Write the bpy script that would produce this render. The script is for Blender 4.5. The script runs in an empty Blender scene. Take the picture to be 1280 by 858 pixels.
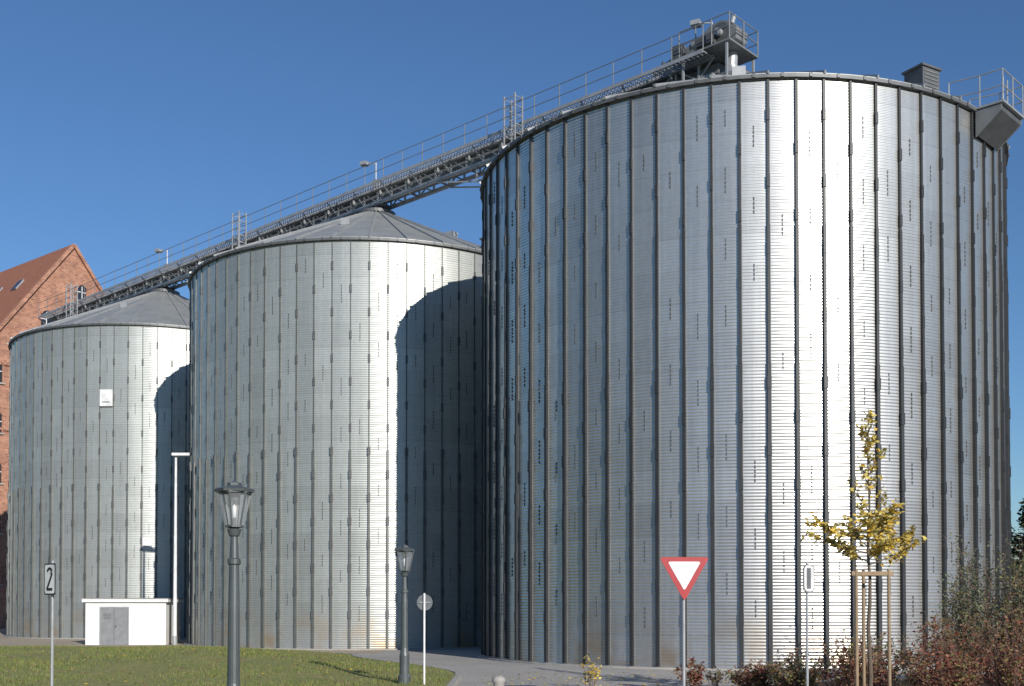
import bpy, math, random
import numpy as np
from mathutils import Vector, Matrix
random.seed(7); rng=np.random.default_rng(7)
scene=bpy.context.scene
scene.view_settings.view_transform='Standard'
try: scene.view_settings.look='None'
except Exception: pass
scene.view_settings.exposure=0
col=scene.collection

# ------------------------------------------------------------------ materials
def newmat(name):
    m=bpy.data.materials.new(name); m.use_nodes=True
    nt=m.node_tree; b=nt.nodes['Principled BSDF']
    return m,nt,b
def N(nt,t,**kw):
    n=nt.nodes.new(t)
    for k,v in kw.items(): setattr(n,k,v)
    return n
def math_n(nt,op,a,b=None,clamp=False):
    n=N(nt,'ShaderNodeMath',operation=op); n.use_clamp=clamp
    for i,v in enumerate((a,b)):
        if v is None: continue
        if isinstance(v,(int,float)): n.inputs[i].default_value=v
        else: nt.links.new(v,n.inputs[i])
    return n.outputs[0]
def noise(nt,vec,scale,detail=4,rough=.6):
    n=N(nt,'ShaderNodeTexNoise'); n.inputs['Scale'].default_value=scale
    n.inputs['Detail'].default_value=detail; n.inputs['Roughness'].default_value=rough
    nt.links.new(vec,n.inputs['Vector']); return n.outputs['Fac']
def maprange(nt,v,a,b,c,d):
    n=N(nt,'ShaderNodeMapRange'); nt.links.new(v,n.inputs[0])
    for i,x in enumerate((a,b,c,d)): n.inputs[i+1].default_value=x
    return n.outputs[0]
def mix(nt,f,c1,c2,mode='MIX'):
    n=N(nt,'ShaderNodeMixRGB',blend_type=mode)
    for i,v in enumerate((f,c1,c2)):
        if isinstance(v,(int,float)): n.inputs[i].default_value=v
        elif isinstance(v,tuple): n.inputs[i].default_value=(*v,1)
        else: nt.links.new(v,n.inputs[i])
    return n.outputs[0]
def simple(name,c1,rough=.6,metal=0.,c2=None,scale=3.,bump=0.,bscale=None):
    m,nt,b=newmat(name)
    tc=N(nt,'ShaderNodeTexCoord').outputs['Object']
    if c2 is None: c2=tuple(x*.72 for x in c1)
    f=maprange(nt,noise(nt,tc,scale),.3,.7,0,1)
    nt.links.new(mix(nt,f,c1,c2),b.inputs['Base Color'])
    b.inputs['Roughness'].default_value=rough; b.inputs['Metallic'].default_value=metal
    if bump:
        bn=N(nt,'ShaderNodeBump'); bn.inputs['Strength'].default_value=bump
        bn.inputs['Distance'].default_value=.05
        nt.links.new(noise(nt,tc,bscale or scale*8,3),bn.inputs['Height'])
        nt.links.new(bn.outputs[0],b.inputs['Normal'])
    return m

def silo_mat(name,base,tint,metal,rough):
    m,nt,b=newmat(name)
    tc=N(nt,'ShaderNodeTexCoord').outputs['Object']
    s=N(nt,'ShaderNodeSeparateXYZ'); nt.links.new(tc,s.inputs[0])
    ang=math_n(nt,'ARCTAN2',s.outputs[1],s.outputs[0])
    a=math_n(nt,'MULTIPLY',ang,72/(2*math.pi))
    af=math_n(nt,'FLOOR',a)
    row=math_n(nt,'FLOOR',math_n(nt,'DIVIDE',s.outputs[2],1.12))
    def wn(x,y):
        c=N(nt,'ShaderNodeCombineXYZ')
        for i,v in enumerate((x,y)):
            if isinstance(v,(int,float)): c.inputs[i].default_value=v
            else: nt.links.new(v,c.inputs[i])
        w=N(nt,'ShaderNodeTexWhiteNoise',noise_dimensions='3D'); nt.links.new(c.outputs[0],w.inputs['Vector']); return w.outputs['Value']
    r1=maprange(nt,wn(af,row),0,1,.95,1.04)
    r2=maprange(nt,wn(3.3,row),0,1,.94,1.04)
    r3=maprange(nt,wn(af,7.7),0,1,.88,1.06)
    v=math_n(nt,'MULTIPLY',math_n(nt,'MULTIPLY',r1,r2),r3)
    mp=N(nt,'ShaderNodeMapping'); mp.inputs['Scale'].default_value=(2.6,2.6,.09); nt.links.new(tc,mp.inputs[0])
    st=maprange(nt,noise(nt,mp.outputs[0],1.9,6,.7),.3,.7,.88,1.06)
    sp=maprange(nt,noise(nt,tc,5.,3,.7),.35,.7,1.03,.94)
    v=math_n(nt,'MULTIPLY',math_n(nt,'MULTIPLY',v,st),sp)
    fr=math_n(nt,'FRACT',math_n(nt,'DIVIDE',s.outputs[2],1.12))
    v=math_n(nt,'MULTIPLY',v,maprange(nt,fr,.0,.06,.86,1.))
    vc=N(nt,'ShaderNodeCombineColor')
    for i in range(3): nt.links.new(v,vc.inputs[i])
    c=mix(nt,1.0,tuple(base*t for t in tint),vc.outputs[0],'MULTIPLY')
    low=maprange(nt,s.outputs[2],0.2,2.0,1,0)
    big=maprange(nt,noise(nt,tc,.42,3),.46,.60,0,1)
    f=math_n(nt,'MULTIPLY',math_n(nt,'MULTIPLY',low,big),.85)
    c=mix(nt,f,c,(.46,.33,.20))
    nt.links.new(c,b.inputs['Base Color'])
    b.inputs['Metallic'].default_value=metal
    nt.links.new(maprange(nt,wn(af,1.7),0,1,rough-.04,rough+.05),b.inputs['Roughness'])
    return m

M_wall3=silo_mat('galvanised_corrugated',.61,(1.02,1.,.955),.84,.33)
M_wall2=silo_mat('galvanised_corrugated_aged',.52,(.97,1.,.945),.64,.42)
M_stiff=simple('stiffener_steel',(.030,.033,.037),.5,.15,scale=1.5)
M_stiff2=simple('stiffener_steel_aged',(.15,.16,.155),.5,.4,scale=1.5)
M_bolt=simple('bolt_dark',(.12,.125,.13),.6,.3)
M_roof=simple('roof_sheet',(.27,.28,.27),.55,.4,(.36,.37,.36),.8)
M_conc=simple('concrete',(.38,.36,.33),.9,0,(.28,.27,.25),1.5,.3)
M_steel=simple('galvanised_steel',(.42,.43,.44),.5,.35,scale=2)
M_steeld=simple('dark_steel',(.14,.145,.15),.55,.4,scale=2)
M_trough=simple('trough_steel',(.25,.26,.265),.55,.3,scale=2)
M_lampblk=simple('lamp_post_paint',(.10,.115,.12),.45,.2,scale=3)
M_white=simple('white_plaster',(.80,.80,.78),.8,0,(.70,.70,.68),1.2)
M_wpaint=simple('white_paint',(.8,.8,.8),.4)
M_grey=simple('grey_door_paint',(.25,.26,.27),.5)
M_red=simple('sign_red',(.38,.012,.018),.45,c2=(.32,.012,.018))
M_black=simple('sign_black',(.02,.02,.02),.5)
M_signback=simple('sign_back_grey',(.22,.23,.24),.5,.3)
M_wood=simple('stake_wood',(.33,.24,.15),.9,scale=6)
M_bark=simple('bark',(.14,.11,.08),.95,scale=12)
M_twig=simple('twig',(.20,.13,.11),.95,scale=12)
M_glass,nt,b=newmat('lantern_glass')
b.inputs['Base Color'].default_value=(.75,.78,.8,1); b.inputs['Roughness'].default_value=.1
b.inputs['Alpha'].default_value=.16
M_win=simple('window_glass',(.03,.035,.045),.15)

def brick_mat():
    m,nt,b=newmat('red_brick')
    tc=N(nt,'ShaderNodeTexCoord').outputs['Object']
    s=N(nt,'ShaderNodeSeparateXYZ'); nt.links.new(tc,s.inputs[0])
    c=N(nt,'ShaderNodeCombineXYZ')
    nt.links.new(math_n(nt,'ADD',s.outputs[0],s.outputs[1]),c.inputs[0]); nt.links.new(s.outputs[2],c.inputs[1])
    br=N(nt,'ShaderNodeTexBrick'); nt.links.new(c.outputs[0],br.inputs['Vector'])
    br.inputs['Color1'].default_value=(.44,.20,.12,1); br.inputs['Color2'].default_value=(.28,.11,.07,1)
    br.inputs['Mortar'].default_value=(.42,.34,.28,1); br.inputs['Scale'].default_value=1.4
    br.inputs['Mortar Size'].default_value=.016; br.inputs['Bias'].default_value=-.1
    f=maprange(nt,noise(nt,tc,.9,6,.75),.35,.65,.7,1.15)
    vc=N(nt,'ShaderNodeCombineColor')
    for i in range(3): nt.links.new(f,vc.inputs[i])
    nt.links.new(mix(nt,1.,br.outputs[0],vc.outputs[0],'MULTIPLY'),b.inputs['Base Color'])
    b.inputs['Roughness'].default_value=.9
    return m
M_brick=brick_mat()
def tile_mat():
    m,nt,b=newmat('roof_tiles')
    tc=N(nt,'ShaderNodeTexCoord').outputs['Object']
    w=N(nt,'ShaderNodeTexWave',bands_direction='Z'); w.inputs['Scale'].default_value=1.0
    nt.links.new(tc,w.inputs['Vector'])
    f=noise(nt,tc,2.5,6,.75)
    c=mix(nt,maprange(nt,f,.3,.7,0,1),(.40,.16,.085),(.25,.10,.06))
    c=mix(nt,math_n(nt,'MULTIPLY',w.outputs[1],.35),c,(.15,.06,.04))
    nt.links.new(c,b.inputs['Base Color']); b.inputs['Roughness'].default_value=.85
    return m
M_tile=tile_mat()

def ground_mat(name,ca,cb,cc,s1,s2,bump=.4):
    m,nt,b=newmat(name)
    tc=N(nt,'ShaderNodeTexCoord').outputs['Object']
    c=mix(nt,maprange(nt,noise(nt,tc,s1,5,.7),.35,.65,0,1),ca,cb)
    c=mix(nt,maprange(nt,noise(nt,tc,s2,4,.7),.5,.66,0,.85),c,cc)
    nt.links.new(c,b.inputs['Base Color']); b.inputs['Roughness'].default_value=.95
    bn=N(nt,'ShaderNodeBump'); bn.inputs['Strength'].default_value=bump; bn.inputs['Distance'].default_value=.04
    nt.links.new(noise(nt,tc,s2*4,3),bn.inputs['Height']); nt.links.new(bn.outputs[0],b.inputs['Normal'])
    return m
M_earth=ground_mat('earth_and_grass',(.08,.09,.04),(.11,.095,.06),(.05,.065,.03),.15,2.)
M_lawn=ground_mat('lawn',(.16,.19,.045),(.24,.23,.07),(.32,.24,.12),.35,3.5)
M_sand=ground_mat('sandy_gravel',(.42,.35,.26),(.34,.28,.21),(.25,.22,.17),.5,6.)
M_pave=ground_mat('pavement_asphalt',(.38,.36,.33),(.30,.285,.265),(.44,.41,.37),.3,8.)
M_soil=ground_mat('soil',(.09,.06,.04),(.13,.08,.05),(.20,.12,.06),.8,9.)

def leafmat(name,c,c2=None):
    m,nt,b=newmat(name)
    tc=N(nt,'ShaderNodeTexCoord').outputs['Object']
    c2=c2 or tuple(x*.55 for x in c)
    f=maprange(nt,noise(nt,tc,5.,2),.35,.65,0,1)
    cc=mix(nt,f,c,c2)
    nt.links.new(cc,b.inputs['Base Color']); b.inputs['Roughness'].default_value=.7
    tr=N(nt,'ShaderNodeBsdfTranslucent'); nt.links.new(cc,tr.inputs['Color'])
    ms=N(nt,'ShaderNodeMixShader'); ms.inputs[0].default_value=.25
    out=nt.nodes['Material Output']
    nt.links.new(b.outputs[0],ms.inputs[1]); nt.links.new(tr.outputs[0],ms.inputs[2]); nt.links.new(ms.outputs[0],out.inputs[0])
    return m
L_gold=leafmat('leaf_gold',(.74,.50,.07),(.62,.40,.05)); L_yel=leafmat('leaf_yellow',(.78,.64,.20),(.58,.48,.12))
L_olive=leafmat('leaf_olive',(.27,.24,.08)); L_red=leafmat('leaf_red',(.31,.09,.055)); L_brown=leafmat('leaf_brown',(.32,.18,.10))
L_green=leafmat('leaf_green',(.08,.12,.035)); L_grey=leafmat('leaf_grey_green',(.20,.23,.14)); L_dark=leafmat('leaf_dark',(.035,.05,.02))
L_grass=leafmat('grass_blade',(.20,.25,.055),(.12,.17,.035)); L_grassd=leafmat('grass_dry',(.34,.29,.12),(.24,.20,.08))

# ------------------------------------------------------------------ mesh builder
class MB:
    def __init__(s): s.v=[]; s.f=[]; s.m=[]; s.mats=[]
    def mi(s,m):
        if m not in s.mats: s.mats.append(m)
        return s.mats.index(m)
    def add(s,vs,fs,m):
        o=len(s.v); s.v+= [tuple(x) for x in vs]; k=s.mi(m)
        for f in fs: s.f.append(tuple(i+o for i in f)); s.m.append(k)
    def box(s,c,size,m,rz=0.,R=None):
        hx,hy,hz=[x/2 for x in size]
        vs=[Vector((x*hx,y*hy,z*hz)) for z in(-1,1) for y in(-1,1) for x in(-1,1)]
        if R is None: R=Matrix.Rotation(rz,3,'Z')
        vs=[R@v+Vector(c) for v in vs]
        s.add(vs,[(0,2,3,1),(4,5,7,6),(0,1,5,4),(2,6,7,3),(0,4,6,2),(1,3,7,5)],m)
    def beam(s,p0,p1,w,h,m):
        p0=Vector(p0);p1=Vector(p1);d=p1-p0;L=d.length;d.normalize()
        up=Vector((0,0,1)) if abs(d.z)<.95 else Vector((0,1,0))
        y=up.cross(d).normalized(); z=d.cross(y)
        R=Matrix((d,y,z)).transposed()
        s.box((p0+p1)/2,(L,w,h),m,R=R)
    def tube(s,p0,p1,r0,r1,m,n=10,cap=True):
        p0=Vector(p0);p1=Vector(p1);d=(p1-p0).normalized()
        a=Vector((1,0,0)) if abs(d.x)<.8 else Vector((0,1,0))
        y=d.cross(a).normalized(); z=d.cross(y)
        vs=[]
        for p,r in((p0,r0),(p1,r1)):
            for i in range(n):
                t=2*math.pi*i/n; vs.append(p+y*math.cos(t)*r+z*math.sin(t)*r)
        fs=[(i,(i+1)%n,n+(i+1)%n,n+i) for i in range(n)]
        if cap: fs+=[tuple(range(n-1,-1,-1)),tuple(range(n,2*n))]
        s.add(vs,fs,m)
    def lathe(s,prof,m,n=24,c=(0,0,0)):
        vs=[];k=len(prof)
        for r,z in prof:
            for i in range(n):
                t=2*math.pi*i/n; vs.append((c[0]+r*math.cos(t),c[1]+r*math.sin(t),c[2]+z))
        fs=[(j*n+i,j*n+(i+1)%n,(j+1)*n+(i+1)%n,(j+1)*n+i) for j in range(k-1) for i in range(n)]
        s.add(vs,fs,m)
    def extr(s,prof,y0,y1,m):   # closed (x,z) outline extruded along y
        n=len(prof); v=[(p[0],y0,p[1]) for p in prof]+[(p[0],y1,p[1]) for p in prof]
        s.add(v,[tuple(range(n)),tuple(range(2*n-1,n-1,-1))]+[(i,n+i,n+(i+1)%n,(i+1)%n) for i in range(n)],m)
    def obj(s,name,loc=(0,0,0),rz=0.,parent=None,smooth=False,mesh=None):
        if mesh is None:
            mesh=bpy.data.meshes.new(name); mesh.from_pydata(s.v,[],s.f)
            for m in s.mats: mesh.materials.append(m)
            mesh.polygons.foreach_set('material_index',s.m)
            if smooth: mesh.polygons.foreach_set('use_smooth',[True]*len(s.f))
            mesh.update()
        o=bpy.data.objects.new(name,mesh); o.location=loc; o.rotation_euler=(0,0,rz); col.objects.link(o)
        if parent: o.parent=parent
        return o
def empty(name,loc=(0,0,0),rz=0.):
    e=bpy.data.objects.new(name,None); e.location=loc; e.rotation_euler=(0,0,rz); e.empty_display_size=.5; col.objects.link(e); return e

# ------------------------------------------------------------------ silos
R=10.65; HW=19.82; HA=24.35; NP=72
C1=(-24.95,80.0); C2=(-7.75,63.8); C3=(9.45,47.6)
def wall_mesh(mat):
    nw=180; per=6; nz=nw*per; na=144
    z=np.linspace(.06,HW,nz+1); ph=np.arange(nz+1)/per*2*np.pi
    rr=R+.0052*np.sin(ph)
    a=np.arange(na)/na*2*np.pi
    off=np.where(np.arange(na)%2==1,rng.uniform(-.014,.002,na),rng.uniform(-.003,.003,na))
    X=(rr[:,None]+off[None])*np.cos(a)[None]; Y=(rr[:,None]+off[None])*np.sin(a)[None]; Z=np.repeat(z[:,None],na,1)
    co=np.stack([X,Y,Z],-1).reshape(-1,3)
    i=np.arange(nz)[:,None]*na; j=np.arange(na)[None]; j2=(j+1)%na
    f=np.stack([i+j,i+j2,i+na+j2,i+na+j],-1).reshape(-1,4)
    me=bpy.data.meshes.new('corrugated_wall'); me.vertices.add(len(co)); me.vertices.foreach_set('co',co.ravel())
    me.loops.add(f.size); me.loops.foreach_set('vertex_index',f.ravel())
    me.polygons.add(len(f)); me.polygons.foreach_set('loop_start',np.arange(len(f))*4)
    me.polygons.foreach_set('use_smooth',[True]*len(f)); me.materials.append(mat)
    me.update(calc_edges=True); me.validate(); return me
def stiff_mesh(mat,light):
    b=MB()
    if light: tiers=[(.1,5.8,.115,.10),(5.8,9.6,.105,.09),(9.6,14.8,.05,.045),(14.8,HW-.12,.045,.04)]
    else: tiers=[(.1,5.8,.125,.11),(5.8,10.2,.115,.10),(10.2,14.8,.095,.085),(14.8,HW-.12,.08,.065)]
    for i in range(NP):
        a=2*math.pi*i/NP
        for (z0,z1,w,d) in tiers:
            r=R+.008+d/2
            b.box((r*math.cos(a),r*math.sin(a),(z0+z1)/2),(d,w,z1-z0-.01),mat,rz=a)
            if not light:
                t=w/2+.014; r2=R+.018
                b.box((r2*math.cos(a)-t*math.sin(a),r2*math.sin(a)+t*math.cos(a),(z0+z1)/2),(.02,.024,z1-z0-.01),M_trough,rz=a)
        z=1.7+(i%2)*1.12
        while z<HW-.8:
            dd=.128 if z<10 else (.065 if light else .10)
            r=R+dd-.03
            b.box((r*math.cos(a),r*math.sin(a),z),(.07,(.14 if z<10 else .10),.40),mat if not light else M_bolt,rz=a); z+=2.24
        am=2*math.pi*(i+.5)/NP
        z=1.45+(i%2)*1.12+(i%3)*.37
        while z<HW-1.2:
            r=R+.004
            if random.random()<.72:
                for q in range(random.choice((4,5,6))): b.box((r*math.cos(am),r*math.sin(am),z+q*.15),(.024,.036,.105),M_bolt,rz=am)
            z+=2.24
    return b
def roof_mb():
    b=MB(); n=144
    b.lathe([(R+.14,HW-.0),(R+.14,HW+.03),(1.0,HA),(1.0,HA+.25),(.55,HA+.4),(.0,HA+.45)],M_roof,n)
    b.lathe([(R+.02,HW-.12),(R+.15,HW-.12),(R+.15,HW-.002),(R+.02,HW-.002)],M_steeld,n)
    for i in range(36):
        a=2*math.pi*(i+.5)/36
        p0=((R+.2)*math.cos(a),(R+.2)*math.sin(a),HW+.04); p1=(1.0*math.cos(a),1.0*math.sin(a),HA+.04)
        b.beam(p0,p1,.06,.09,M_steel)
    for i in range(72):
        a=2*math.pi*(i+.5)/72
        b.box(((R+.15)*math.cos(a),(R+.15)*math.sin(a),HW-.05),(.06,.10,.12),M_steeld,rz=a)
    for i in range(6):
        a=2*math.pi*(i+.35)/6; r=6.0; z=HW+(R-r)/(R-1)*(HA-HW)
        b.box((r*math.cos(a),r*math.sin(a),z+.12),(.5,.5,.35),M_steel,rz=a)
    b.lathe([(1.05,HA+.05),(1.05,HA+.22),(1.12,HA+.22),(1.12,HA+.05)],M_steeld,32)
    return b
def rail_on(b,pts,h,m=M_steel,r=.025):
    for i,p in enumerate(pts):
        b.tube(p,(p[0],p[1],p[2]+h),r,r,m,6)
        if i:
            q=pts[i-1]
            for k in (h,h*.5): b.tube((q[0],q[1],q[2]+k),(p[0],p[1],p[2]+k),r*.9,r*.9,m,6)
wall3=wall_mesh(M_wall3); wall2=wall3.copy(); wall2.materials.clear(); wall2.materials.append(M_wall2)
roofb=roof_mb(); stA=stiff_mesh(M_stiff,False); stB=stiff_mesh(M_stiff2,True)
roofme=None; stBme=None
for idx,(C,wm,sc) in enumerate(((C3,wall3,1.),(C2,wall2,.962),(C1,wall2,.945))):
    e=empty('grain_silo',(C[0],C[1],0)); e.scale=(sc,sc,1)
    MB().obj('wall',parent=e,mesh=wm)
    o=roofb.obj('roof',parent=e,mesh=roofme); roofme=o.data
    if idx==0: stA.obj('stiffeners',parent=e)
    else:
        o=stB.obj('stiffeners',parent=e,mesh=stBme); stBme=o.data
    p=MB(); p.lathe([(R-.1,.07),(R+.28,.07),(R+.30,0)],M_conc,96); p.obj('plinth',parent=e)
    v=MB()
    a=-math.pi/2+(.52 if idx==0 else .78)
    v.box((9.95*math.cos(a),9.95*math.sin(a),20.45),(.8,.85,.8),M_steeld,rz=a)
    v.box((9.95*math.cos(a),9.95*math.sin(a),20.89),(.92,1.0,.07),M_steeld,rz=a)
    for k in range(5): v.box((10.36*math.cos(a),10.36*math.sin(a),20.2+k*.13),(.03,.7,.03),M_trough,rz=a)
    v.obj('roof_vent_box',parent=e)
    if idx==0:
        pb=MB(); a=math.radians(-44)
        def P(rad,tan,z): return (rad*math.cos(a)-tan*math.sin(a),rad*math.sin(a)+tan*math.cos(a),z)
        z0=19.8
        pb.box(P(R+.5,0,z0),(1.1,2.0,.07),M_steel,rz=a)
        for t in(-.95,.9):
            q=[P(R+.05,t,z0-.05),P(R+.95,t,z0-.05),P(R+.95,t,z0-.25),P(R+.05,t,z0-1.0)]
            q2=[P(R+.05,t+.06,z0-.05),P(R+.95,t+.06,z0-.05),P(R+.95,t+.06,z0-.25),P(R+.05,t+.06,z0-1.0)]
            pb.add(q+q2,[(0,1,2,3),(7,6,5,4),(0,4,5,1),(1,5,6,2),(2,6,7,3),(3,7,4,0)],M_trough)
        q=[P(R+.92,-.93,z0-.06),P(R+.92,.93,z0-.06),P(R+.92,.93,z0-.25),P(R+.92,-.93,z0-.25),P(R+.1,.93,z0-.95),P(R+.1,-.93,z0-.95)]
        pb.add(q,[(0,3,2,1),(3,5,4,2)],M_steeld)
        rail_on(pb,[P(R-.9,-.95,z0+.1),P(R+.2,-.95,z0),P(R+1.0,-.95,z0),P(R+1.0,0,z0),P(R+1.0,.95,z0),P(R+.2,.95,z0),P(R-.9,.95,z0+.1)],1.15)
        for t in (.45,.85): pb.tube(P(R+.5,t,z0),P(R+.5,t,z0+1.5),.03,.03,M_steel,6)
        pb.obj('access_platform',parent=e)
    if idx==2:
        h=MB()
        for (deg,z,w,hh) in ((-92.5,15.1,.85,1.05),(-78,6.0,.6,.8)):
            a=math.radians(deg); r=R+.10
            h.box((r*math.cos(a),r*math.sin(a),z),(.12,w,hh),M_wpaint,rz=a)
            h.box(((r+.07)*math.cos(a),(r+.07)*math.sin(a),z-hh*.25),(.03,w*.6,.06),M_grey,rz=a)
        h.obj('wall_hatches',parent=e)

# ------------------------------------------------------------------ conveyor gantry (local x along silo line, origin at silo 1)
ang=math.atan2(C3[1]-C1[1],C3[0]-C1[0]); LT=math.hypot(C3[0]-C1[0],C3[1]-C1[1])
g=empty('conveyor_bridge',(C1[0],C1[1],-.28),ang)
b=MB(); x0=-17.7; x1=LT-.6; zb=25.2; zt=26.0
for y in(-.5,.5):
    b.box(((x0+x1)/2,y,zb),(x1-x0,.17,.17),M_steel); b.box(((x0+x1)/2,y,zt),(x1-x0,.15,.15),M_steel)
x=x0; k=0
while x<x1-.1:
    xn=min(x+1.2,x1)
    for y in(-.5,.5):
        b.beam((x,y,zb+.09),(x,y,zt-.08),.09,.09,M_steel)
        b.beam((x,y,zb if k%2 else zt),(xn,y,zt if k%2 else zb),.065,.065,M_steel)
    b.beam((x,-.41,zb),(x,.41,zb),.06,.06,M_trough)
    x=xn;k+=1
b.obj('truss',parent=g)
b=MB(); b.box(((x0+x1)/2,.12,25.66),(x1-x0,.50,.44),M_trough)
b.box(((x0+x1)/2,.12,26.16),(x1-x0,.6,.14),M_steel)
x=x0+1
while x<x1: b.box((x,.12,26.0),(.08,.66,.36),M_steel); x+=2.4
b.obj('conveyor_trough',parent=g)
b=MB()
for y in(-1.33,-.62): b.box(((x0+x1)/2,y,25.96),(x1-x0,.04,.16),M_steel)
for y in(-1.15,-.98,-.80): b.box(((x0+x1)/2,y,25.985),(x1-x0,.03,.03),M_steel)
x=x0+.1
while x<x1: b.box((x,-.975,25.955),(.035,.66,.03),M_steel); x+=.22
for y in(-1.32,.62):
    n=int((x1-x0)/1.6); rail_on(b,[(x0+(x1-x0)*i/n,y,26.0) for i in range(n+1)],1.1,m=M_trough,r=.024)
x=x0
while x<x1: b.beam((x,-1.3,25.86),(x,-.6,25.35),.06,.06,M_steel); x+=2.4
b.obj('walkway',parent=g)
b=MB()
for cx in (0,LT/2,LT):
    for dx in(-.6,.6):
        for y in(-.45,.45): b.beam((cx+dx,y,24.2),(cx+dx*.8,y,25.12),.1,.1,M_trough)
    b.tube((cx,0,24.6),(cx,0,25.5),.28,.28,M_steel,12)
    b.box((cx,0,25.06),(1.6,.8,.08),M_steeld)
for cx in (LT/4,3*LT/4):
    for s in(-1,1):
        for y in(-.5,.5):
            b.beam((cx+s*6.2,y,25.08),(cx+s*3.2,y,24.35),.07,.07,M_steel)
            b.beam((cx+s*3.2,y,24.4),(cx+s*3.2,y,25.11),.07,.07,M_steel)
    for y in(-.5,.5): b.beam((cx-3.2,y,24.35),(cx+3.2,y,24.35),.07,.07,M_steel)
b.obj('supports',parent=g)
b=MB()
for cx in (-11.0,LT/4+.3,3*LT/4+.5):
    for dx in(-.36,.36):
        for y in(-1.95,-1.42): b.beam((cx+dx,y,24.2),(cx+dx,y,27.25),.06,.06,M_steel)
    for k in range(7):
        z=24.4+k*.45
        for y in(-1.95,-1.42): b.beam((cx-.36,y,z),(cx+.36,y,z),.035,.035,M_steel)
        for dx in(-.36,.36): b.beam((cx+dx,-1.95,z),(cx+dx,-1.42,z),.03,.03,M_steel)
b.obj('caged_ladders',parent=g)
b=MB()
for cx in(-1.0,LT/2-1.0,LT-1.5):
    b.tube((cx,.75,25.9),(cx,.75,28.3),.045,.04,M_steel,8)
    b.beam((cx,.75,28.25),(cx-.5,.5,28.35),.05,.05,M_steel)
    b.box((cx-.6,.4,28.3),(.42,.42,.2),M_steel,rz=.3)
    b.box((cx+.05,.72,26.9),(.3,.3,.7),M_steel)
b.obj('flood_lights',parent=g)
b=MB()   # head drive on silo 3: inclined hood, drum housing, motor and chute
hx=LT-1.3
b.box((hx+.6,0,26.15),(2.6,2.3,.07),M_trough)
for dx in(-.5,1.7):
    for y in(-1.05,1.05): b.beam((hx+dx,y,24.0),(hx+dx,y,26.1),.09,.09,M_steel)
b.extr([(hx-2.6,26.25),(hx-.3,26.2),(hx+.2,26.25),(hx+1.3,26.22),(hx+1.75,26.5),(hx+1.8,26.95),(hx+1.5,27.3),(hx+1.05,27.48),(hx+.5,27.45),(hx+.1,27.2),(hx-.9,26.85),(hx-2.6,26.42)],-.44,.44,M_trough)
for xx,zz in((-2.0,26.62),(-1.2,26.83),(-.4,27.08)): b.box((hx+xx,0,zz-.12),(.07,1.0,.36),M_steeld)
b.tube((hx+1.05,-.56,26.88),(hx+1.05,-.45,26.88),.46,.46,M_steeld,22)
b.tube((hx+1.05,-.80,26.88),(hx+1.05,-.57,26.88),.16,.16,M_steel,14)
b.box((hx+.45,-.78,26.62),(.85,.36,.34),M_steeld); b.tube((hx-.15,-.78,26.66),(hx+.02,-.78,26.66),.2,.2,M_steel,14)
for k in range(4): b.beam((hx-.2+k*.5,-.46,26.3),(hx-.05+k*.5,-.46,26.95),.05,.05,M_steeld)
b.tube((hx+.3,.9,26.15),(hx+.3,.9,27.6),.05,.05,M_steel,8); b.tube((hx+1.2,.1,27.4),(hx+1.35,.1,27.8),.11,.11,M_steel,10)
b.box((hx-.95,-.75,26.55),(.5,.35,.7),M_steeld)
b.tube((hx+1.3,0,26.1),(hx+1.2,0,24.4),.25,.25,M_steel,12)
rail_on(b,[(hx-.65,-1.13,26.18),(hx+.2,-1.13,26.18),(hx+1.0,-1.13,26.18),(hx+1.88,-1.13,26.18),(hx+1.88,0,26.18),(hx+1.88,1.13,26.18),(hx+1.0,1.13,26.18),(hx,1.13,26.18),(hx-.65,1.13,26.18)],1.1,m=M_trough,r=.028)
b.obj('head_drive',parent=g)
b=MB(); b.box((x0+.6,0,12.7),(1.1,1.0,24.8),M_steel); b.box((x0+.6,0,25.6),(1.3,1.2,1.0),M_steeld)
b.obj('bucket_elevator',parent=g)

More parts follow.
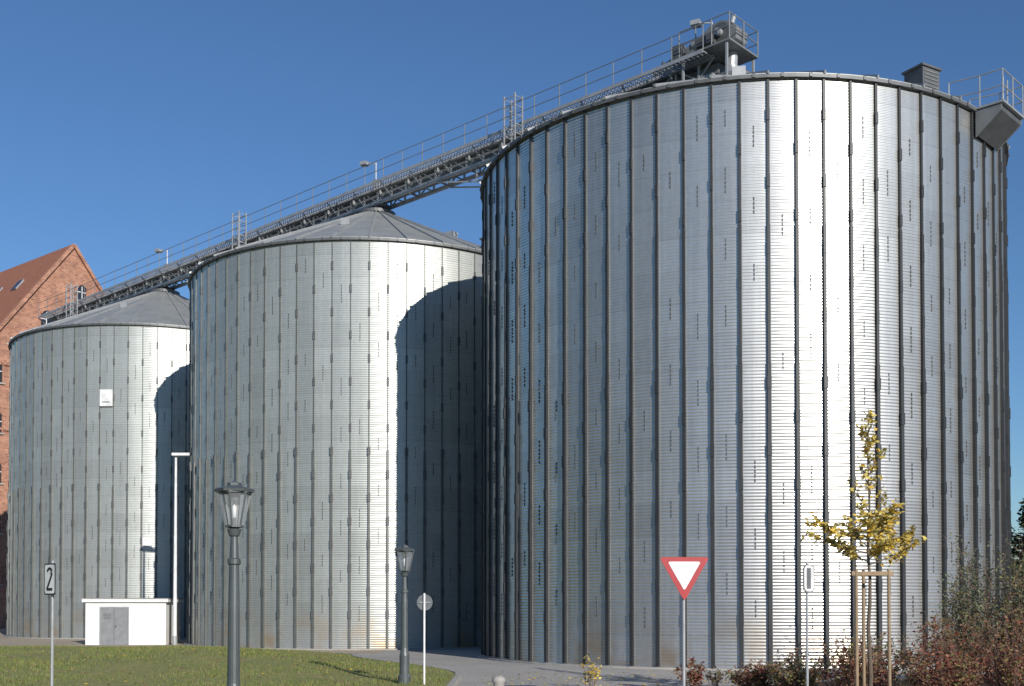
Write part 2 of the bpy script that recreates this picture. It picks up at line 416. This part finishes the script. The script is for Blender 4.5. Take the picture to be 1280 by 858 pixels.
# ------------------------------------------------------------------ brick warehouse
hs=empty('brick_warehouse',(-41.4,105,0),math.atan2(.773,.634))
hw=9.2; ez=35.9-1.31*9.2; ap=35.9; dp=26
b=MB(); b.add([(-hw,0,0),(hw,0,0),(hw,0,ez),(0,0,ap),(-hw,0,ez),(-hw,dp,0),(hw,dp,0),(hw,dp,ez),(0,dp,ap),(-hw,dp,ez)],
 [(0,1,2,3,4),(9,8,7,6,5),(0,4,9,5),(1,6,7,2),(4,3,8,9),(3,2,7,8)],M_brick)
b.box((0,-.06,ez-.1),(2*hw,.12,.3),M_brick); b.box((0,-.06,ez-6),(2*hw,.12,.25),M_brick)
b.obj('walls',parent=hs)
b=MB()
for s in(-1,1):
    L=math.hypot(hw+.3,(hw+.3)*1.31); a=math.atan(1.31)
    ux,uz=math.cos(a)*s,-math.sin(a); nx,nz=math.sin(a)*s,math.cos(a)
    def Q(d,h,y): return (ux*d+nx*h,y,ap+uz*d+nz*h)
    v=[Q(0,.03,.12),Q(L,.03,.12),Q(L,.03,dp+.2),Q(0,.03,dp+.2),Q(0,.25,.12),Q(L,.25,.12),Q(L,.25,dp+.2),Q(0,.25,dp+.2)]
    b.add(v,[(0,1,2,3),(4,7,6,5),(0,4,5,1),(1,5,6,2),(2,6,7,3),(3,7,4,0)],M_tile)
    for r_,n_ in((4.0,5),(8.0,5)):
        for q in range(n_):
            y=4+q*4.2
            w=[Q(r_,.27,y),Q(r_+1.3,.27,y),Q(r_+1.3,.27,y+1.),Q(r_,.27,y+1.),Q(r_,.4,y),Q(r_+1.3,.4,y),Q(r_+1.3,.4,y+1.),Q(r_,.4,y+1.)]
            b.add(w,[(0,4,5,1),(1,5,6,2),(2,6,7,3),(3,7,4,0)],M_steel); b.add(w[4:],[(0,3,2,1)],M_win)
b.obj('roof',parent=hs)
b=MB()
for s in(-1,1): b.beam((0,-.1,ap+.15),(s*(hw+.1),-.1,ez+.02),.34,.3,M_brick)
b.obj('gable_coping',parent=hs)
b=MB()
def arch_win(x,z,w,h):
    pts=[(-w/2,0),(w/2,0),(w/2,h*.75)]+[(w/2*math.cos(t),h*.75+h*.25*math.sin(t)) for t in np.linspace(.3,math.pi-.3,5)]+[(-w/2,h*.75)]
    b.add([(x+p[0],-.02,z+p[1]) for p in pts],[tuple(range(len(pts)))],M_win)
    for i in range(1,len(pts)-1):
        p,q=pts[i],pts[i+1]
        b.beam((x+p[0],-.06,z+p[1]),(x+q[0],-.06,z+q[1]),.12,.16,M_brick)
    b.box((x,-.08,z-.08),(w+.3,.16,.14),M_conc); b.box((x,-.04,z+h*.45),(.07,.04,h*.85),M_wpaint); b.box((x,-.045,z+h*.5),(w,.04,.07),M_wpaint)
arch_win(.9,31.0,.9,1.5)
for x in(-2.6,0,2.6): arch_win(x,27.6,1.,1.8)
for z in(22.,17.5,13,8.5,4.):
    for x in(-7.2,-4.8,-2.4,0,2.4,4.8,7.2): arch_win(x,z,1.1,2.0)
b.obj('windows',parent=hs)

# ------------------------------------------------------------------ utility shed
sh=empty('utility_shed',(-20.75,60.2,0),math.radians(3))
b=MB(); b.box((0,1.6,1.15),(4.25,3.2,2.3),M_white); b.obj('walls',parent=sh)
b=MB(); b.box((0,1.6,2.39),(4.55,3.5,.17),M_white); b.box((0,1.6,2.49),(4.6,3.55,.04),M_steel); b.obj('roof',parent=sh)
b=MB()
for dx in(-.36,.36): b.box((-.6+dx,-.03,1.0),(.70,.06,1.98),M_grey)
b.box((-.6,-.015,2.03),(1.55,.05,.07),M_steel)
for dx in(-.75,.75): b.box((-.6+dx,-.015,1.0),(.06,.05,2.0),M_steel)
b.box((-.5,-.08,1.0),(.04,.05,.14),M_steeld)
for k in range(4): b.box((-.96,-.065,1.4+k*.09),(.4,.012,.03),M_steeld)
b.obj('door',parent=sh)

# ------------------------------------------------------------------ ground
def ss(t): t=max(0.,min(1.,t)); return t*t*(3-2*t)
def bx(Y):
    if Y<33: return -1.5
    if Y<47: return -1.5-ss((Y-33)/14)*5.0
    return -6.5-(Y-47)*1.0
def gh(X,Y):
    return .30*ss((bx(Y)-X)/6.)*ss((Y-28)/13.)*ss((54.5-Y)/9.)
b=MB(); S=2500; b.add([(-S,-S,0),(S,-S,0),(S,S,0),(-S,S,0)],[(0,1,2,3)],M_earth); b.obj('ground')
b=MB(); b.add([(-9,4,.004),(60,4,.004),(60,40,.004),(24,75,.004),(-9,75,.004)],[(0,1,2,3,4)],M_pave); b.obj('pavement')
b=MB(); b.add([(-75,50,.008),(-6,50,.008),(-6,72,.008),(-16,100,.008),(-75,100,.008)],[(0,1,2,3,4)],M_sand); b.obj('gravel_yard')
b=MB(); nu,nv=70,90; vs=[]
for j in range(nv+1):
    Y=8+46*j/nv
    for i in range(nu+1):
        u=1-(1-i/nu)**1.6; xx=-62+(bx(Y)-.16+62)*u
        vs.append((xx,Y,gh(xx,Y)+.09*min(1,(1-j/nv)*12)+.02+.02*math.sin(xx*1.3+Y)*math.sin(Y*.9)))
b.add(vs,[(j*(nu+1)+i,j*(nu+1)+i+1,(j+1)*(nu+1)+i+1,(j+1)*(nu+1)+i) for j in range(nv) for i in range(nu)],M_lawn)
b.obj('lawn',smooth=True)
b=MB(); Y=8.
while Y<50:
    p=(bx(Y)-.08,Y,.065); q=(bx(Y+.97)-.08,Y+.97,.065); b.beam(p,q,.15,.13,M_conc); Y+=1.
b.obj('kerb')
b=MB(); cc=[];n=40
for i in range(n):
    t=2*math.pi*i/n; cc.append((13.5+8.2*math.cos(t)*(1+.06*math.sin(3*t)),25.5+6.3*math.sin(t)))
b.add([(x,y,.02) for x,y in cc]+[(13.5+(x-13.5)*.93,25.5+(y-25.5)*.93,.14) for x,y in cc]+[(13.5,25.5,.2)],
 [(i,(i+1)%n,n+(i+1)%n,n+i) for i in range(n)]+[(n+i,n+(i+1)%n,2*n) for i in range(n)],M_soil); b.obj('planting_bed')
def blades(name,n,X0,X1,Y0,Y1,mats,h,w,zf):
    b=MB(); k=0
    for m in mats: b.mi(m)
    while k<n:
        Y=Y0+(Y1-Y0)*random.random(); X=X0+(X1-X0)*random.random()
        if X>bx(Y)-.25 or abs(X)>Y*.52+2: continue
        patch=math.sin(X*.9+1.3*math.sin(Y*.7))*math.sin(Y*.8+X*.3)
        if random.random()>.65+.35*patch: continue
        z=zf(X,Y); a=random.random()*6.28; hh=h*(.5+random.random()+.4*patch); dx,dy=math.cos(a)*w,math.sin(a)*w
        o=len(b.v); b.v+=[(X-dx,Y-dy,z),(X+dx,Y+dy,z),(X+random.uniform(-.04,.04),Y+random.uniform(-.04,.04),z+hh)]
        b.f.append((o,o+1,o+2)); b.m.append(0 if random.random()<.72 else 1); k+=1
    b.obj(name)
blades('grass',50000,-32,-1.7,24,54,[L_grass,L_grassd],.09,.016,lambda x,y:gh(x,y)+.07)
def leaves_flat(name,n,mats,area,zf,s=.05):
    b=MB()
    for _ in range(n):
        X,Y=area(); z=zf(X,Y); a=random.random()*6.28; t=s*(.6+.8*random.random())
        R3=Matrix.Rotation(a,3,'Z')@Matrix.Rotation(random.uniform(-.5,.5),3,'X')
        b.add([R3@Vector(v)*t+Vector((X,Y,z)) for v in((-1,0,0),(0,-.6,0),(1,0,.1),(0,.6,0))],[(0,1,2,3)],random.choice(mats))
    b.obj(name)
def areaL():
    while True:
        Y=random.uniform(24,53); X=random.uniform(-30,-1.8)
        if X<bx(Y)-.3: return X,Y
leaves_flat('fallen_leaves',2500,[L_gold,L_brown,L_brown],areaL,lambda x,y:gh(x,y)+.14)
leaves_flat('fallen_leaves',900,[L_gold,L_brown,L_yel],lambda:(random.uniform(-1,12),random.gauss(31,2.5)),lambda x,y:.03 if (x-13.5)**2/64+(y-25.5)**2/40>1 else .2)

# ------------------------------------------------------------------ street furniture
def lantern(loc,H,rz=0):
    e=empty('street_lamp',loc,rz)
    b=MB(); hb=H-.74
    b.lathe([(.0,0),(.17,0),(.17,.25),(.13,.32),(.13,.8),(.11,.9),(.095,1.0),(.085,2.2),(.075,hb-.55),(.10,hb-.53),(.10,hb-.46),(.07,hb-.44),(.055,hb-.12),(.08,hb-.1),(.11,hb),(.0,hb)],M_lampblk,16)
    b.obj('post',parent=e,smooth=False)
    b=MB(); n=6
    def ring(r,z): return [(r*math.cos(2*math.pi*i/n+.26),r*math.sin(2*math.pi*i/n+.26),z) for i in range(n)]
    r0,r1=.13,.25; z0,z1=hb+.04,hb+.56
    lo,up=ring(r0,z0),ring(r1,z1)
    for i in range(n):
        b.beam(lo[i],up[i],.028,.028,M_lampblk); b.beam(lo[i],lo[(i+1)%n],.03,.03,M_lampblk); b.beam(up[i],up[(i+1)%n],.035,.035,M_lampblk)
    b.lathe([(.0,z1+.02),(.29,z1+.0),(.30,z1+.04),(.25,z1+.065),(.13,z1+.09),(.11,z1+.10),(.11,z1+.14),(.05,z1+.155),(.0,z1+.19)],M_lampblk,n)
    b.lathe([(.05,hb),(.14,z0),(0,z0+.01)],M_lampblk,n)
    b.tube((0,0,z0),(0,0,z0+.12),.03,.03,M_lampblk,8); b.tube((0,0,z1-.14),(0,0,z1),.07,.09,M_lampblk,10)
    b.obj('lantern_frame',parent=e)
    b=MB(); gl,gu=ring(r0-.008,z0),ring(r1-.008,z1); b.add(gl+gu,[(i,(i+1)%n,n+(i+1)%n,n+i) for i in range(n)],M_glass)
    b.obj('glass',parent=e)
    b=MB(); b.lathe([(.0,z0+.12),(.03,z0+.14),(.035,z0+.3),(.0,z0+.34)],M_wpaint,10); b.obj('bulb',parent=e,smooth=True)
lantern((-4.22,17,0),4.08,.2); lantern((-2.82,29.4,.05),3.72,.5)
e=empty('floodlight_mast',(-18.05,60,0))
b=MB(); b.tube((0,0,0),(0,0,10.1),.11,.06,M_wpaint,12); b.tube((0,0,0),(0,0,.5),.14,.14,M_steel,12); b.obj('pole',parent=e)
b=MB(); b.tube((0,0,10.05),(.25,0,10.2),.04,.04,M_wpaint,8); b.box((.32,-.05,10.22),(.95,.4,.14),M_wpaint); b.box((.32,-.05,10.14),(.8,.32,.03),M_glass); b.obj('lamp_head',parent=e)

def rrect(w,h,r,n=5):
    p=[]
    for cx,cz,a0 in((w/2-r,h/2-r,0),(-w/2+r,h/2-r,90),(-w/2+r,-h/2+r,180),(w/2-r,-h/2+r,270)):
        for k in range(n): a=math.radians(a0+90*k/(n-1)); p.append((cx+r*math.cos(a),cz+r*math.sin(a)))
    return p
def plate(b,pts,y,th,m,mb,cz):
    n=len(pts); v=[(p[0],y,cz+p[1]) for p in pts]+[(p[0],y+th,cz+p[1]) for p in pts]
    b.add(v,[tuple(range(n))],m); b.add(v,[tuple(range(2*n-1,n-1,-1))]+[(i,n+i,n+(i+1)%n,(i+1)%n) for i in range(n)],mb)
def sheet(b,pts,y,m,cz): b.add([(p[0],y,cz+p[1]) for p in pts],[tuple(range(len(pts)))],m)
def tri(s,r):
    p=[]
    for k,a in enumerate((150,30,270)):
        R0=s/math.sqrt(3)-2*r; cx,cz=R0*math.cos(math.radians(a)),R0*math.sin(math.radians(a))
        for q in(60,30,0,-30,-60): t=math.radians(a+q); p.append((cx+r*math.cos(t),cz+r*math.sin(t)))
    return p
e=empty('yield_sign',(3.58,23.3,0),math.radians(4))
b=MB(); b.tube((0,.05,0),(0,.05,3.1),.035,.035,M_steel,12); b.obj('post',parent=e)
b=MB(); P_=sorted(tri(1.06,.04),key=lambda p:math.atan2(p[1],p[0]))
plate(b,P_,-.03,.02,M_red,M_signback,2.87)
sheet(b,[(p[0]*.66,p[1]*.66+.01) for p in P_],-.034,M_wpaint,2.87)
for z in(2.75,2.98): b.box((0,.02,z),(.12,.06,.04),M_steel)
b.obj('plate',parent=e)
def rect_sign(loc,rz,H,w=.42,h=.62,kind=0):
    e=empty('traffic_sign',loc,rz); b=MB(); b.tube((0,.05,0),(0,.05,H+.05),.03,.03,M_steel,10); b.obj('post',parent=e)
    b=MB(); P=rrect(w,h,.05 if kind==0 else .14); plate(b,P,-.01,.015,M_black if kind==0 else M_signback,M_signback,H-h/2)
    sheet(b,[(p[0]*.86,p[1]*.91) for p in P],-.014,M_wpaint,H-h/2)
    cz=H-h/2
    if kind==0:
        pts=[(.09*math.cos(t),.12+.09*math.sin(t)) for t in np.linspace(2.8,-.6,8)]+[(-.10,-.2),(.11,-.2)]
        for i in range(len(pts)-1): b.beam((pts[i][0],-.018,cz+pts[i][1]),(pts[i+1][0],-.018,cz+pts[i+1][1]),.008,.05,M_black)
    else:
        b.box((-.02,-.018,cz),(.14,.006,.44),M_signback)
    b.obj('plate',parent=e)
rect_sign((-9.07,22,0),math.radians(-40),3.0,.44,.62,0)
rect_sign((6.36,24,0),math.radians(40),3.06,.42,.62,1)
e=empty('round_sign',(-2.26,29,0),math.radians(170)); b=MB(); b.tube((0,.04,0),(0,.04,2.48),.028,.028,M_wpaint,10); b.obj('post',parent=e)
b=MB(); P=[(.21*math.cos(t),.21*math.sin(t)) for t in np.linspace(0,2*math.pi,25)[:-1]]; plate(b,P,-.01,.015,M_red,M_signback,2.24)
sheet(b,[(p[0]*.8,p[1]*.8) for p in P],-.014,M_wpaint,2.24); b.box((0,.02,2.24),(.3,.025,.035),M_steel); b.obj('disc',parent=e)
b=MB(); b.lathe([(.13,0),(.13,.28),(.16,.32),(.165,.36),(.14,.42),(.08,.45),(0,.46)],M_conc,20); b.obj('bollard',(-.32,27.2,0),smooth=True)

# ------------------------------------------------------------------ vegetation
def add_leaf(b,p,s,m,flat=0.):
    a,c=random.random()*6.28,random.uniform(-1.2,1.2)*(1-flat); t=s*(.6+.8*random.random())
    R3=Matrix.Rotation(a,3,'Z')@Matrix.Rotation(c,3,'X')@Matrix.Rotation(random.uniform(-.8,.8),3,'Y')
    b.add([R3@Vector(v)*t+p for v in((-1,0,0),(-.1,-.55,.1),(1,0,0),(-.1,.55,.1))],[(0,1,2,3)],m)
def shrub(name,loc,w,h,stems,lps,mats,ls,twig=M_twig,up=.5,tw=.012,start=.15,jit=.12):
    b=MB(); lf=MB(); e=empty(name,loc)
    for _ in range(stems):
        a=random.random()*6.28; rad=w*.5*math.sqrt(random.random()); L=h*random.uniform(.55,1.1)
        p=Vector((rad*.45*math.cos(a),rad*.45*math.sin(a),0)); tip=Vector((rad*math.cos(a)*1.1,rad*math.sin(a)*1.1,L*(1-.25*(rad/(w*.5))**2)))
        mid=(p+tip)*.5+Vector((random.uniform(-.1,.1)*w,random.uniform(-.1,.1)*w,h*.1*up))
        pts=[p]
        for k in range(1,6):
            t=k/5; q=p*(1-t)**2+mid*2*t*(1-t)+tip*t*t; pts.append(q+Vector((random.gauss(0,.02),random.gauss(0,.02),0)))
        for k in range(5): b.tube(pts[k],pts[k+1],tw*(1-k*.16),tw*(1-(k+1)*.16),twig,4,False)
        sm=[random.choice(mats),random.choice(mats)]
        for k in range(3):
            j=random.randint(2,4); q=pts[j]+Vector((random.gauss(0,.14),random.gauss(0,.14),random.uniform(.1,.35)))*h*.5
            b.tube(pts[j],q,tw*.5,tw*.25,twig,3,False)
            for _k in range(lps//4):
                t=random.random(); add_leaf(lf,pts[j].lerp(q,t)+Vector((random.gauss(0,jit*.5),)*3),ls,random.choice(sm))
        for k in range(lps):
            t=start+(1-start)*random.random(); i=min(4,int(t*5)); q=pts[i].lerp(pts[i+1],t*5-i)
            q=q+Vector((random.gauss(0,jit),random.gauss(0,jit),random.gauss(0,jit*.7)))
            add_leaf(lf,q,ls,random.choice(sm))
    b.obj('stems',parent=e); lf.obj('foliage',parent=e)
RB=[L_red,L_brown,L_red,L_brown,L_olive,L_brown]
RC=[L_olive,L_brown,L_grey,L_brown,L_olive]
for i,(x,y,w,h) in enumerate(((6.1,28.2,1.3,.6),(6.9,27.0,1.6,.95),(7.9,25.8,1.8,1.3),(8.9,27.6,2.1,1.5),(9.9,26.2,2.0,1.7),(10.9,27.9,2.2,1.95),(11.8,26.2,2.2,2.05),(12.8,28.0,2.3,2.3),(13.9,28.5,2.3,2.4),(11.0,24.2,1.9,1.5),(9.2,24.0,1.7,1.15),(13.2,30.2,2.,2.5),(12.2,24.6,1.9,1.8))):
    shrub('autumn_shrub',(x,y,.1),w,h,48,26,RB if i not in(1,3,5,7) else RC,.042)
for (x,y,w,h) in ((12.7,30.3,1.9,4.2),(13.9,29.8,1.8,4.0),(11.9,29.5,1.4,3.3)):
    shrub('willow_shrub',(x,y,.1),w,h,30,52,[L_grey,L_grey,L_olive,L_grey],.045,up=1.2,start=.25,jit=.14,tw=.016)
shrub('weed_plant',(2.05,29,0),.55,1.0,9,12,[L_yel,L_olive,L_gold],.045,jit=.05,tw=.008)
shrub('autumn_shrub',(4.65,29,0),.8,.75,16,26,[L_red,L_brown],.045,jit=.06)
shrub('weed_plant',(5.3,29.5,0),.6,.6,10,12,[L_brown,L_olive],.04,jit=.05,tw=.008)

def young_tree(loc):
    e=empty('young_tree',loc); b=MB(); lf=MB()
    pts=[Vector((.02*math.sin(k*1.7),.02*math.cos(k*2.1),k*.53)) for k in range(13)]
    for k in range(12): b.tube(pts[k],pts[k+1],.055*(1-k*.075),.055*(1-(k+1)*.075),M_bark,8,False)
    def br(p,d,L,r,dens,lev):
        q=p; n=5
        for k in range(n):
            d=(d+Vector((random.gauss(0,.12),random.gauss(0,.12),.04))).normalized()
            q2=q+d*L/n; b.tube(q,q2,r*(1-k/n*.7),r*(1-(k+1)/n*.7),M_bark,5,False)
            if lev==0 and k>=1:
                for _ in range(2 if dens>2 else 1):
                    dd=(d+Vector((random.gauss(0,.6),random.gauss(0,.6),random.uniform(-.2,.4)))).normalized()
                    br(q2,dd,L*.38,r*.5,dens,1)
            if k>=1:
                for _ in range(dens):
                    add_leaf(lf,q.lerp(q2,random.random())+Vector((random.gauss(0,.05),random.gauss(0,.05),random.gauss(-.02,.05))),.06,random.choice([L_gold,L_gold,L_yel,L_yel,L_yel,L_olive]))
            q=q2
    z=2.95; k=0
    while z<6.2:
        low=z<3.7
        t=(z-3.05)/3.1; L=(1.0 if low else .62*(1-t)+.26)*random.uniform(.7,1.1); a=k*2.4
        el=.2 if low else 1.4
        br(Vector((0,0,z)),Vector((math.cos(a),math.sin(a),el+random.uniform(-.1,.3))).normalized(),L,.015,(5 if low else random.choice([1,2,2])),0)
        z+=.065 if low else .19; k+=1
    b.obj('trunk_and_limbs',parent=e); lf.obj('foliage',parent=e)
young_tree((7.75,24.3,.1))
e=empty('tree_stakes',(7.75,24.3,0)); b=MB()
for x,y in((-.34,-.2),(.36,-.2),(0,.4)): b.tube((x,y,0),(x,y,2.95),.038,.035,M_wood,10)
b.box((0.01,-.2,2.86),(.9,.04,.09),M_wood); b.beam((-.36,-.17,2.86),(0,.42,2.86),.03,.09,M_wood); b.beam((.38,-.17,2.86),(0,.42,2.86),.03,.09,M_wood)
b.obj('stakes',parent=e)

def big_tree(name,loc,h,w,mats,n=5000,ls=.16):
    e=empty(name,loc); b=MB(); lf=MB()
    b.tube((0,0,0),(0,0,h*.55),h*.03,h*.015,M_bark,8)
    cl=[]
    for k in range(26):
        a=random.random()*6.28; z=random.uniform(.15,.95); r=w*.5*math.sin(math.pi*min(1,max(.12,(1.02-z)*1.1)))*random.uniform(.3,1.)
        c=Vector((r*math.cos(a),r*math.sin(a),z*h)); cl.append((c,w*random.uniform(.1,.2)))
        b.tube((0,0,z*h*.55),c,.05,.015,M_bark,5,False)
    for _ in range(n):
        c,s=random.choice(cl); v=Vector((random.gauss(0,1),random.gauss(0,1),random.gauss(0,.8))); v=v/max(.3,v.length)*s*random.uniform(.6,1.15)
        add_leaf(lf,c+v,ls,random.choice(mats))
    b.obj('trunk_and_limbs',parent=e); lf.obj('foliage',parent=e)
big_tree('tree',(23.6,48.5,0),7.2,6.,[L_dark,L_green,L_dark],6000,.16)
big_tree('tree',(28.5,50,0),8.,6.5,[L_dark,L_green,L_olive],4000,.2)
b=MB()
for k in range(5000):
    a=random.uniform(-1.3,1.3); d=random.uniform(190,215); z=random.random()**1.2*(9+3*math.sin(a*17)+2.5*math.sin(a*41))
    add_leaf(b,Vector((d*math.sin(a),d*math.cos(a),z)),1.9,random.choice([L_green,L_dark,L_olive,L_brown]))
for k in range(6000):  # unseen tree ring behind camera, added to darken sky reflections on the silos
    a=random.uniform(1.3,2*math.pi-1.3); d=random.uniform(75,100); z=random.random()**.9*(13+3*math.sin(a*13)+2*math.sin(a*31))
    add_leaf(b,Vector((d*math.sin(a),d*math.cos(a),z)),1.7,random.choice([L_green,L_dark,L_dark,L_olive]))
b.obj('distant_and_added_trees')

# ------------------------------------------------------------------ light, sky, camera
az=math.atan2(.443,-.896); el=math.radians(22)
w=bpy.data.worlds.new('World'); scene.world=w; w.use_nodes=True
nt=w.node_tree; bg=nt.nodes['Background']; sky=nt.nodes.new('ShaderNodeTexSky'); sky.sky_type='NISHITA'; sky.sun_disc=False
sky.sun_elevation=el; sky.sun_rotation=az; sky.air_density=1.15; sky.dust_density=.0; sky.ozone_density=4
tint=nt.nodes.new('ShaderNodeMixRGB'); tint.blend_type='MULTIPLY'; tint.inputs[0].default_value=1; tint.inputs[2].default_value=(.78,.98,1.22,1)
nt.links.new(sky.outputs[0],tint.inputs[1]); nt.links.new(tint.outputs[0],bg.inputs[0]); bg.inputs[1].default_value=.085
sd=bpy.data.lights.new('sun','SUN'); sd.energy=5.0; sd.angle=math.radians(.5); sd.color=(1,.95,.87)
so=bpy.data.objects.new('sun',sd); col.objects.link(so)
D=Vector((.443*math.cos(el),-.896*math.cos(el),math.sin(el)))
so.rotation_euler=D.to_track_quat('Z','Y').to_euler()
cd=bpy.data.cameras.new('camera'); cam=bpy.data.objects.new('camera',cd); col.objects.link(cam)
cam.location=(0,0,2.2); cam.rotation_euler=(math.radians(91.2),0,0)
cd.sensor_width=36; cd.lens=36*1400/1280; cd.shift_y=.232; cd.clip_end=6000
scene.camera=cam
